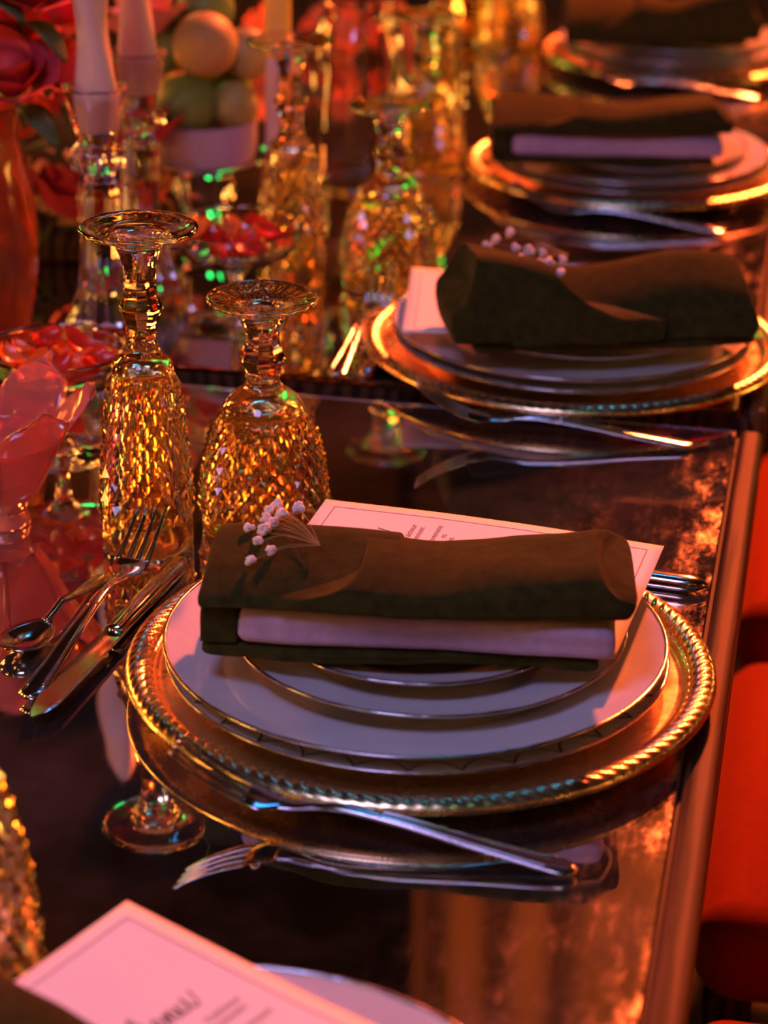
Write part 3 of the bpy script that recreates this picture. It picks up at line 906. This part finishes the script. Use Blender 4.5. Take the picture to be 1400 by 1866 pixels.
# ------------------------------------------------------------------ dried baby's breath
def floret(c, r, seed):
    parts = []
    for k in range(7):
        d = Vector((random.uniform(-1, 1), random.uniform(-1, 1), random.uniform(-0.7, 1))).normalized()*r*0.55
        parts.append(ball(r*0.62, Vector(c)+d, 7, 5, 1, 0.5, 2.2, seed+k))
    return merge(*parts)
def sprig(label, base, tips, r, grp, extra=None):
    t = thing('dried_flower_sprig', label, 'dried flowers', base, 0, grp)
    b = Vector((0, 0, 0))
    for i, tip in enumerate(tips):
        tip = Vector(tip)+Vector((0, 0, 0.0035))-Vector(base)
        mid = tip*0.55+Vector((0, 0, 0.002+0.0015*(i % 3)))
        obj('stem', sweep(smoothprof([tuple(b), tuple(mid), tuple(tip)], 5), 0.00032, 0.00032, 5), 'stem', t)
        obj('floret', floret(tip, r*random.uniform(0.85, 1.15), i), 'gypso', t)
    return t

sprig('sprig of dried baby\'s breath tucked in the sharp napkin', (-0.2464, 1.071, 0.0985),
      [(-0.2827, 1.121, 0.094), (-0.2844, 1.109, 0.095), (-0.2846, 1.1014, 0.094), (-0.2695, 1.119, 0.094), (-0.2752, 1.1036, 0.096), (-0.2897, 1.0874, 0.094),
       (-0.2787, 1.0952, 0.095), (-0.2813, 1.0871, 0.094), (-0.2815, 1.0736, 0.092), (-0.2724, 1.0655, 0.092), (-0.2798, 1.0531, 0.090), (-0.2779, 1.1107, 0.093), (-0.2897, 1.0900, 0.09)], 0.0033, 'dried flower sprigs')
sprig('sprig of round pale berries on the napkin beyond the table gap', (-0.182, 1.617, 0.102),
      [(-0.2441, 1.621, 0.1), (-0.238, 1.601, 0.1), (-0.2395, 1.6368, 0.1), (-0.2322, 1.6579, 0.1), (-0.2111, 1.6147, 0.1), (-0.2142, 1.5928, 0.1), (-0.2181, 1.578, 0.1),
       (-0.2004, 1.5823, 0.1), (-0.1931, 1.5882, 0.1), (-0.1841, 1.5973, 0.1), (-0.1813, 1.5665, 0.1), (-0.2068, 1.5698, 0.1), (-0.2274, 1.5854, 0.1), (-0.2002, 1.6103, 0.1), (-0.2222, 1.6192, 0.1)], 0.0038, 'dried flower sprigs')

# ------------------------------------------------------------------ centre of the table: candles, stand, coupes, flowers
def holder(label, loc, h, cup_r=0.024):
    t = thing('glass_candle_holder', label, 'candle holder', loc, 0, 'clear glass candle holders')
    k = h/0.21
    foot = smoothprof([(0.0, 0.0), (0.030, 0.0), (0.0335, 0.002), (0.033, 0.012), (0.027, 0.030), (0.019, 0.055), (0.0165, 0.075)], 5)
    def rf(r, z, a, kk): return r*(1+0.05*math.cos(10*a)) if r > 0.004 else r
    obj('foot', (lambda vf: (vf[0], vf[1]))(lathe([(r, z*k) for r, z in foot], 40, rfun=rf)), 'clear', t)
    col = smoothprof([(0.0165, 0.075), (0.0155, 0.10), (0.0160, 0.130), (0.0135, 0.140), (0.0130, 0.146)], 5)
    obj('column', lathe([(r, z*k) for r, z in col], 40, rfun=rf), 'clear', t)
    bead = smoothprof([(0.0130, 0.146), (0.0190, 0.151), (0.0205, 0.157), (0.0185, 0.163), (0.0140, 0.168)], 5)
    obj('bead', lathe([(r, z*k) for r, z in bead], 40, rfun=lambda r, z, a, kk: r*(1+0.10*math.cos(10*a)*(1 if r > 0.017 else 0.3))), 'clear', t)
    cup = smoothprof([(0.0140, 0.168), (0.0165, 0.178), (0.0205, 0.195), (cup_r, 0.2095), (cup_r+0.001, 0.211), (cup_r-0.0005, 0.212), (cup_r-0.003, 0.2095), (0.0165, 0.195), (0.0135, 0.182), (0.0125, 0.178), (0.0, 0.1775)], 4)
    obj('cup', lathe([(r, z*k) for r, z in cup], 40, rfun=lambda r, z, a, kk: r*(1+0.04*math.cos(8*a)*(z > 0.19*k))), 'clear', t)
    return t
def taper(label, loc, h, r, mat, turns, group='tall wavy table candles', band=None):
    t = thing('taper_candle', label, 'candle', loc, 0, group)
    def vf(z0, z1):
        n = max(2, int((z1-z0)/0.005)); V, F = [], []; seg = 20
        for i in range(n+1):
            z = z0+(z1-z0)*i/n
            w = 1+0.16*math.sin(z*turns)*(1 if turns else 0)
            if z > h-0.02: w *= math.sqrt(max(0.08, (h-z)/0.02))
            ox, oy = 0.0022*math.sin(z*turns*0.6), 0.0022*math.cos(z*turns*0.6)
            for k in range(seg):
                a = 2*PI*k/seg
                rr = r*w*(1+(0.10*math.cos(3*a+z*turns*0.8) if turns else 0))
                V.append((ox+rr*math.cos(a), oy+rr*math.sin(a), z))
        for i in range(n):
            for k in range(seg):
                j = (k+1) % seg; F.append((i*seg+k, i*seg+j, (i+1)*seg+j, (i+1)*seg+k))
        F.append(tuple(reversed(range(seg)))); F.append(tuple(n*seg+k for k in range(seg)))
        return V, F
    if band:
        obj('wax', vf(0, band[0]), mat, t); b = obj('wax_band', vf(band[0], band[1]), 'candle_yellow', t); b['label'] = 'yellow band of wax'
        obj('wax', vf(band[1], h), mat, t)
    else: obj('wax', vf(0, h), mat, t)
    obj('wick', sweep([(0, 0, h-0.002), (0.001, 0, h+0.008)], 0.0016, 0.0016, 6), 'wick', t)
    return t
holder('clear glass candle holder nearest the tall flute, with flared foot', (-0.542, 1.600, 0.0002), 0.21)
taper('pale pink wavy candle in the front glass holder', (-0.542, 1.600, 0.1785), 0.205, 0.0135, 'candle_pink', 62)
holder('clear glass candle holder behind, beside the lilac bowl', (-0.548, 1.725, 0.0002), 0.21)
taper('salmon pink wavy candle in the holder beside the lilac bowl', (-0.548, 1.725, 0.1785), 0.225, 0.0135, 'candle_pink', 58)
SX, SY = -0.551, 1.925
t = thing('cake_stand', 'clear glass footed stand carrying a lilac bowl', 'cake stand', (SX, SY, 0.0002))
obj('stand_foot', lathe(smoothprof([(0, 0), (0.042, 0), (0.045, 0.002), (0.040, 0.006), (0.024, 0.014), (0.018, 0.024)], 4), 40), 'clear', t)
obj('stand_stem', lathe(smoothprof([(0.018, 0.024), (0.024, 0.034), (0.028, 0.046), (0.024, 0.058), (0.021, 0.068)], 5), 40, rfun=lambda r, z, a, k: r*(1+0.05*math.cos(9*a))), 'clear', t)
obj('stand_plate', lathe(smoothprof([(0.021, 0.068), (0.04, 0.070), (0.057, 0.073), (0.0605, 0.076), (0.060, 0.078), (0.056, 0.0765), (0.04, 0.0738), (0.0, 0.0735)], 4), 48), 'clear', t)
t = thing('fruit_bowl', 'straight sided lilac bowl heaped with green and ochre balls', 'bowl', (SX, SY, 0.0742))
obj('bowl_body', lathe(smoothprof([(0, 0), (0.040, 0), (0.0455, 0.003), (0.0475, 0.012), (0.0490, 0.034), (0.0492, 0.0365), (0.0478, 0.037), (0.046, 0.034), (0.0445, 0.012), (0.040, 0.005), (0, 0.005)], 4), 48), 'bowl', t)
FR = [(-0.008, -0.022, 0.052, 0.0285, 'green_fruit', 'moss green ball at the front of the lilac bowl'),
      (0.030, -0.006, 0.050, 0.0225, 'olive_fruit', 'olive ball at the right of the lilac bowl'),
      (-0.027, 0.018, 0.050, 0.022, 'tan_fruit', 'dim ochre ball behind at the left of the lilac bowl'),
      (0.012, 0.028, 0.055, 0.026, 'green_fruit', 'green ball at the back of the lilac bowl'),
      (0.006, -0.010, 0.104, 0.0295, 'tan_fruit', 'large ochre ball on top of the heap in the lilac bowl'),
      (-0.036, 0.006, 0.100, 0.026, 'green_fruit', 'bright green ball high on the left of the heap'),
      (0.036, 0.018, 0.092, 0.024, 'olive_fruit', 'orange edged olive ball high on the right of the heap'),
      (-0.004, 0.030, 0.128, 0.026, 'green_fruit', 'topmost green ball cut by the top of the photo')]
for i, (x, y, z, r, mt, lab) in enumerate(FR):
    t = thing('fruit', lab, 'fruit', (SX+x, SY+y, 0.0742+z), 0, 'balls heaped in the lilac bowl')
    obj('rind', ball(r, (0, 0, 0), 24, 16, 0.98, 0.02, 2, i), mt, t)
    obj('stalk', lathe([(0.003, r*0.96), (0.0022, r*1.0), (0, r*1.02)], 8), 'stem', t)
def coupe(label, loc, h, R, fill, fill_lab):
    t = thing('glass_coupe', label, 'coupe', loc, 0, 'clear glass coupes of red petals')
    obj('foot', lathe(smoothprof([(0, 0), (R*0.62, 0), (R*0.66, 0.0015), (R*0.6, 0.003), (R*0.2, 0.006), (0.006, 0.010)], 4), 40), 'clear', t)
    b = h-0.036
    obj('stem', lathe(smoothprof([(0.006, 0.010), (0.005, b*0.5), (0.007, b-0.006), (0.012, b)], 4), 40), 'clear', t)
    obj('bowl', lathe(smoothprof([(0.012, b), (R*0.6, b+0.006), (R*0.9, b+0.018), (R, h-0.001), (R-0.0008, h), (R-0.002, h-0.001), (R*0.88, b+0.020), (R*0.57, b+0.0085), (0, b+0.004)], 4), 48), 'clear', t)
    for i in range(fill):
        a = i*2.399; rr = R*0.70*math.sqrt((i+0.5)/fill)
        L, w = R*random.uniform(0.5, 0.75), R*random.uniform(0.32, 0.42)
        V, F = [], []
        nx, ny = 8, 5
        for s in (1, -1):
            for q in range(ny+1):
                for p in range(nx+1):
                    u, v = p/nx*2-1, q/ny*2-1
                    V.append((u*L/2, v*w/2*math.sqrt(max(0.02, 1-u*u)), 0.006*(u*u+0.7*v*v)+s*0.0006))
        n = (nx+1)*(ny+1)
        for q in range(ny):
            for p in range(nx):
                k = q*(nx+1)+p; f = (k, k+1, k+nx+2, k+nx+1); F.append(f); F.append(tuple(x+n for x in f[::-1]))
        p_ = obj('petal', (V, F), 'orange_slice' if i % 3 == 0 else 'jelly', None)
        p_.location = (loc[0]+rr*math.cos(a), loc[1]+rr*math.sin(a), loc[2]+TZ+b+0.013+0.012*(i/fill)+0.006*rr/R)
        p_.rotation_euler = (random.uniform(-0.5, 0.5), random.uniform(-0.5, 0.5), random.uniform(0, 6))
        p_['label'] = ('orange ' if i % 3 == 0 else 'deep red ')+fill_lab; p_['category'] = 'petal'; p_['group'] = p_['label']
    return t
coupe('clear glass coupe of orange red petals left of the tall flute', (-0.507, 1.395, 0.0002), 0.078, 0.050, 16, 'petal in the coupe left of the tall flute')
coupe('blurred glass coupe of dark red petals behind the two sharp glasses', (-0.4587, 1.690, 0.0002), 0.085, 0.054, 14, 'petal in the blurred coupe behind the sharp glasses')

t = thing('tulip_votive', 'pink glass tulip shaped candle cup at the left border', 'candle cup', (-0.5051, 1.272, 0.0002))
t.scale = (1.18, 1.18, 1.12)
obj('cup', lathe(smoothprof([(0, 0), (0.014, 0), (0.0155, 0.002), (0.014, 0.010), (0.020, 0.026), (0.029, 0.042), (0.033, 0.052), (0.0315, 0.054), (0.029, 0.050), (0.022, 0.036), (0.010, 0.022), (0, 0.018)], 4), 40), 'pink_glass', t)
for i in range(6):
    a0 = 2*PI*i/6+0.35
    V, F = [], []
    nx, ny = 9, 9
    for s in (1, -1):
        for q in range(ny+1):
            for p in range(nx+1):
                u = p/nx*2-1; v = q/ny
                half = 0.58*math.sqrt(max(0.0, 1-max(0, (v-0.45)/0.56)**2.2))
                a = a0+u*half
                z = 0.018+0.066*v-0.004*u*u*v
                r = 0.0175+0.026*v**0.8+0.010*max(0, v-0.6)**1.2*2-0.003*(1-u*u)*0+s*0.0016
                r += 0.003*abs(u)*v
                V.append((r*math.cos(a), r*math.sin(a), z))
    n = (nx+1)*(ny+1)
    for q in range(ny):
        for p in range(nx):
            k = q*(nx+1)+p; f = (k, k+1, k+nx+2, k+nx+1); F.append(f); F.append(tuple(x+n for x in f[::-1]))
    per = [p for p in range(nx+1)]+[q*(nx+1)+nx for q in range(1, ny+1)]+[ny*(nx+1)+p for p in range(nx-1, -1, -1)]+[q*(nx+1) for q in range(ny-1, 0, -1)]
    for k in range(len(per)):
        x, y = per[k], per[(k+1) % len(per)]; F.append((x, x+n, y+n, y))
    obj('petal', (V, F), 'pink_glass', t)

taper('tall pink candle with a yellow band left of the second flute', (-0.4742, 1.894, 0.0105), 0.34, 0.0115, 'candle_pink', 0, 'straight table candles', band=(0.165, 0.235))
t = thing('candlestick', 'small clear glass foot under the pink and yellow candle', 'candlestick', (-0.4742, 1.894, 0.0002))
obj('dish', lathe(smoothprof([(0, 0), (0.026, 0), (0.028, 0.002), (0.024, 0.008), (0.017, 0.014), (0.0165, 0.024), (0.0135, 0.024), (0.0130, 0.0102), (0, 0.0098)], 4), 32), 'clear', t)
t = thing('amber_votive', 'glowing yellow votive light at the top, left of furthest setting', 'votive light', (-0.474, 2.83, 0.0002))
obj('cup', lathe(smoothprof([(0, 0), (0.026, 0), (0.029, 0.002), (0.031, 0.03), (0.034, 0.062), (0.033, 0.063), (0.0315, 0.060), (0.028, 0.03), (0.026, 0.006), (0, 0.005)], 4), 32), 'amber', t)
obj('wax', lathe([(0, 0.0065), (0.023, 0.0065), (0.0235, 0.024), (0, 0.024)], 24), 'candle_yellow', t)
obj('flame', lathe(smoothprof([(0, 0.026), (0.005, 0.032), (0.006, 0.038), (0.003, 0.048), (0, 0.056)], 4), 16), 'flame', t)

VX, VY = -0.645, 1.61
t = thing('flower_vase', 'orange lit glass vase of roses at the left border', 'vase', (VX, VY, 0.0002))
obj('vase_body', lathe(smoothprof([(0, 0), (0.030, 0), (0.034, 0.003), (0.040, 0.03), (0.046, 0.07), (0.044, 0.11), (0.036, 0.15), (0.034, 0.17), (0.040, 0.188), (0.0385, 0.19), (0.032, 0.172), (0.033, 0.15), (0.041, 0.11), (0.043, 0.07), (0.036, 0.03), (0.03, 0.006), (0, 0.005)], 4), 48, rfun=lambda r, z, a, k: r*(1+0.015*math.cos(14*a+z*60))), 'vase', t)
def rose_vf(r):
    parts = []
    parts.append(ball(r*0.45, (0, 0, 0), 10, 8, 1.1))
    for ring_, (n, rr, tilt) in enumerate(((3, 0.5, 0.15), (5, 0.72, 0.45), (6, 0.95, 0.85))):
        for i in range(n):
            a0 = 2*PI*i/n+ring_*0.6
            V, F = [], []
            nx, ny = 5, 5
            for q in range(ny+1):
                for p in range(nx+1):
                    u = p/nx*2-1; v = q/ny
                    a = a0+u*(PI/n*1.25)*(1-0.35*v*v)
                    z = r*(-0.55+1.15*v*(1-0.35*tilt)-0.12*u*u*v-0.25*tilt*v**3)
                    R_ = r*rr*(0.35+0.65*math.sin(min(1, v*0.9+0.1)*PI/2))+r*0.25*tilt*v*v
                    V.append((R_*math.cos(a), R_*math.sin(a), z))
            for q in range(ny):
                for p in range(nx):
                    k = q*(nx+1)+p; F.append((k, k+1, k+nx+2, k+nx+1))
            parts.append((V, F))
    return merge(*parts)
ROSE = {}
WHERE = ['high in', 'low in', 'deep in', 'at the outer side of', 'at the near side of', 'behind the others in', 'beside the candle in', 'drooping from', 'half hidden in', 'in the middle of']
def rose(mat, loc, r, tilt, where):
    col = {'rose_red': 'crimson', 'rose_pink': 'dusty pink', 'rose_orange': 'orange red'}[mat]
    if mat not in ROSE:
        o = thing('rose', '', 'flower', (0, 0, 0)); ROSE[mat] = (o, 0)
        obj('bloom', rose_vf(0.03), mat, o)
        obj('stalk', sweep([(0, 0, -0.012), (0.002, 0, -0.030), (0.005, 0.003, -0.048)], 0.003, 0.003, 6), 'leaf', o)
        lv = [(0.004, 0, -0.03), (0.018, 0.004, -0.024), (0.034, 0.008, -0.030), (0.046, 0.010, -0.04)]
        obj('leaf', sweep(smoothprof(lv, 3), [0.002, 0.008, 0.013, 0.017, 0.019, 0.019, 0.017, 0.013, 0.008, 0.001], 0.0008, 6), 'leaf', o)
        o.scale = (1, 1, 1)
    else:
        o = dup(ROSE[mat][0], '')
    n = ROSE[mat][1]; ROSE[mat] = (ROSE[mat][0], n+1)
    o.location = (loc[0], loc[1], loc[2]+TZ); o.scale = (r/0.03,)*3
    o.rotation_euler = (tilt[0], tilt[1], random.uniform(0, 6))
    o['label'] = '%s rose %s' % (col, where); o['group'] = 'roses '+where.split(' in ')[-1] if ' in ' in where else 'roses on the table'
    return o
R1 = [(0.00, -0.05, 0.215, 'rose_orange'), (0.045, -0.03, 0.225, 'rose_red'), (-0.05, -0.03, 0.22, 'rose_pink'), (0.03, 0.03, 0.25, 'rose_red'), (-0.02, 0.0, 0.27, 'rose_pink'), (0.06, 0.04, 0.215, 'rose_red'), (-0.03, 0.05, 0.24, 'rose_orange'), (0.01, -0.02, 0.305, 'rose_pink'), (0.05, 0.0, 0.285, 'rose_red')]
for i, (x, y, z, mt) in enumerate(R1):
    rose(mt, (VX+x, VY+y, z), 0.032, (y*-8, x*8), 'in the orange vase, '+['lowest in front', 'by the front candle', 'cut by the left border', 'behind the front candle', 'in its middle', 'low beside the candle holder', 'behind its centre', 'on its top', 'high at the right'][i])
t = thing('glass_jar', 'blurred clear glass jar behind the goblet beside the second charger', 'jar', (-0.452, 2.13, 0.0002))
obj('jar_body', lathe(smoothprof([(0, 0), (0.040, 0), (0.044, 0.003), (0.046, 0.02), (0.047, 0.08), (0.045, 0.14), (0.036, 0.165), (0.034, 0.18), (0.038, 0.19), (0.036, 0.1905), (0.0315, 0.18), (0.0335, 0.163), (0.0425, 0.138), (0.0445, 0.08), (0.0435, 0.02), (0.040, 0.006), (0, 0.005)], 4), 48, rfun=lambda r, z, a, k: r*(1+0.02*math.cos(12*a)+0.02*math.cos(5*a+z*70))), 'clear', t)
t = thing('flower_trough', 'dark wooden trough of crimson roses further back at left', 'planter', (-0.705, 1.865, 0.0002), 0.15)
obj('trough_body', rbox(-0.13, 0.13, -0.06, 0.06, 0, 0.03, 0.008, 3), 'dark_wood', t)
k = 0
spots = ['at its front left corner', 'at its front, second from left', 'at its front centre', 'at its front, second from right', 'at its front right corner', 'in its second row, far left', 'in its second row, left', 'in its second row, middle', 'in its second row, right', 'in its second row, far right', 'on its top left', 'on its top, left of middle', 'on its top, right of middle', 'on its top right']
for row, (n, yy, zz) in enumerate(((5, -0.06, 0.060), (5, -0.01, 0.125), (4, 0.03, 0.195))):
    for i in range(n):
        mt = ['rose_red', 'rose_red', 'rose_pink', 'rose_red', 'rose_orange'][(i+row*2) % 5]
        a = 0.15; x = -0.11+0.22*i/(n-1)
        cx, cy_ = rot(-0.705, 1.865, x, yy+random.uniform(-0.012, 0.012), a)
        rose(mt, (cx, cy_, zz+random.uniform(-0.01, 0.015)), 0.036, (0.5-0.35*row, x*2), 'in the dark trough, '+spots[k]); k += 1
for i, (x, y, z, r, lab) in enumerate([(-0.605, 2.69, 0.036, 0.034, 'loose on the mirror by the yellow banded candle'), (-0.530, 2.74, 0.036, 0.034, 'loose on the mirror at the top, right of another'), (-0.690, 2.65, 0.036, 0.034, 'loose on the mirror behind the heaped bowl')]):
    rose('rose_orange', (x, y, z-0.004), r, (1.35, 0.2*i), lab)

# fine gold thread on the mirror
tag(obj('loose_thread', sweep(smoothprof([(-0.0788, 0.9635, TZ+0.001), (-0.0735, 0.956, TZ+0.0015), (-0.0724, 0.9469, TZ+0.001), (-0.0752, 0.9313, TZ+0.001), (-0.0795, 0.928, TZ+0.001), (-0.0839, 0.9259, TZ+0.001)], 5), 0.00022, 0.00022, 5), 'thread'), 'fine curled gold thread on the mirror by the fork handle end', 'thread')

# ------------------------------------------------------------------ unseen warm globes and bulbs added for glass sparkle, and the green bulbs
for p in [(-2.5, 3.1, 0.98), (-2.5, 4.4, 0.92), (0.95, 3.5, 1.02), (1.3, 2.2, 0.95), (-2.3, 1.5, 1.05), (2.3, 1.7, 1.0), (-1.7, 0.35, 1.05), (-1.45, -0.95, 1.2)]:
    t = thing('glow_globe', 'round warm lantern added out of view to gild the glass', 'glow_globe', (p[0], p[1], p[2]-TZ), 0, 'added round globes about the room')
    obj('shade', ball(0.115, (0, 0, 0), 20, 12), 'glow_globe', t)
    obj('post', sweep([(0, 0, -p[2]), (0, 0, -0.11)], 0.03, 0.03, 8), 'dark_wood', t)
    obj('foot', lathe([(0, -p[2]), (0.12, -p[2]), (0.12, -p[2]+0.02), (0.02, -p[2]+0.03), (0, -p[2]+0.03)], 20), 'dark_wood', t)
BULB = None
def bulb(loc, mat, lab, r=0.0115):
    t = thing('bulb', lab, 'light bulb', (loc[0], loc[1], loc[2]-TZ), 0, 'festoon bulbs round the room')
    obj('globe', ball(r, (0, 0, 0), 12, 8), mat, t)
    obj('socket', lathe([(0, r*0.9), (0.014, r*0.9), (0.014, r*0.9+0.03), (0, r*0.9+0.03)], 10), 'brass', t)
    return t
WARM = [(-1.5, -0.4, 1.75), (-0.9, -0.7, 2.05), (-0.2, -0.8, 2.2), (0.5, -0.7, 2.1), (1.0, -0.3, 1.8), (1.15, 0.5, 1.6), (1.2, 1.3, 1.7), (1.3, 2.1, 1.6),
        (-1.9, 0.4, 1.6), (-2.0, 1.3, 1.55), (-2.1, 2.1, 1.5), (1.1, 2.9, 1.35), (0.9, 0.9, 1.15), (-0.6, -0.9, 1.5), (0.3, -0.9, 1.55)]
for i, p in enumerate(WARM): bulb(p, 'sparkle_bulb', 'added warm sparkle bulb out of view')
for p in [(-0.75, 0.3, 2.45), (-0.2, -0.35, 2.5), (-1.1, -0.2, 2.3), (0.1, 0.5, 2.6), (-0.5, 0.9, 2.75)]: bulb(p, 'bulb_green', 'green festoon bulb hanging out of the picture', 0.018)
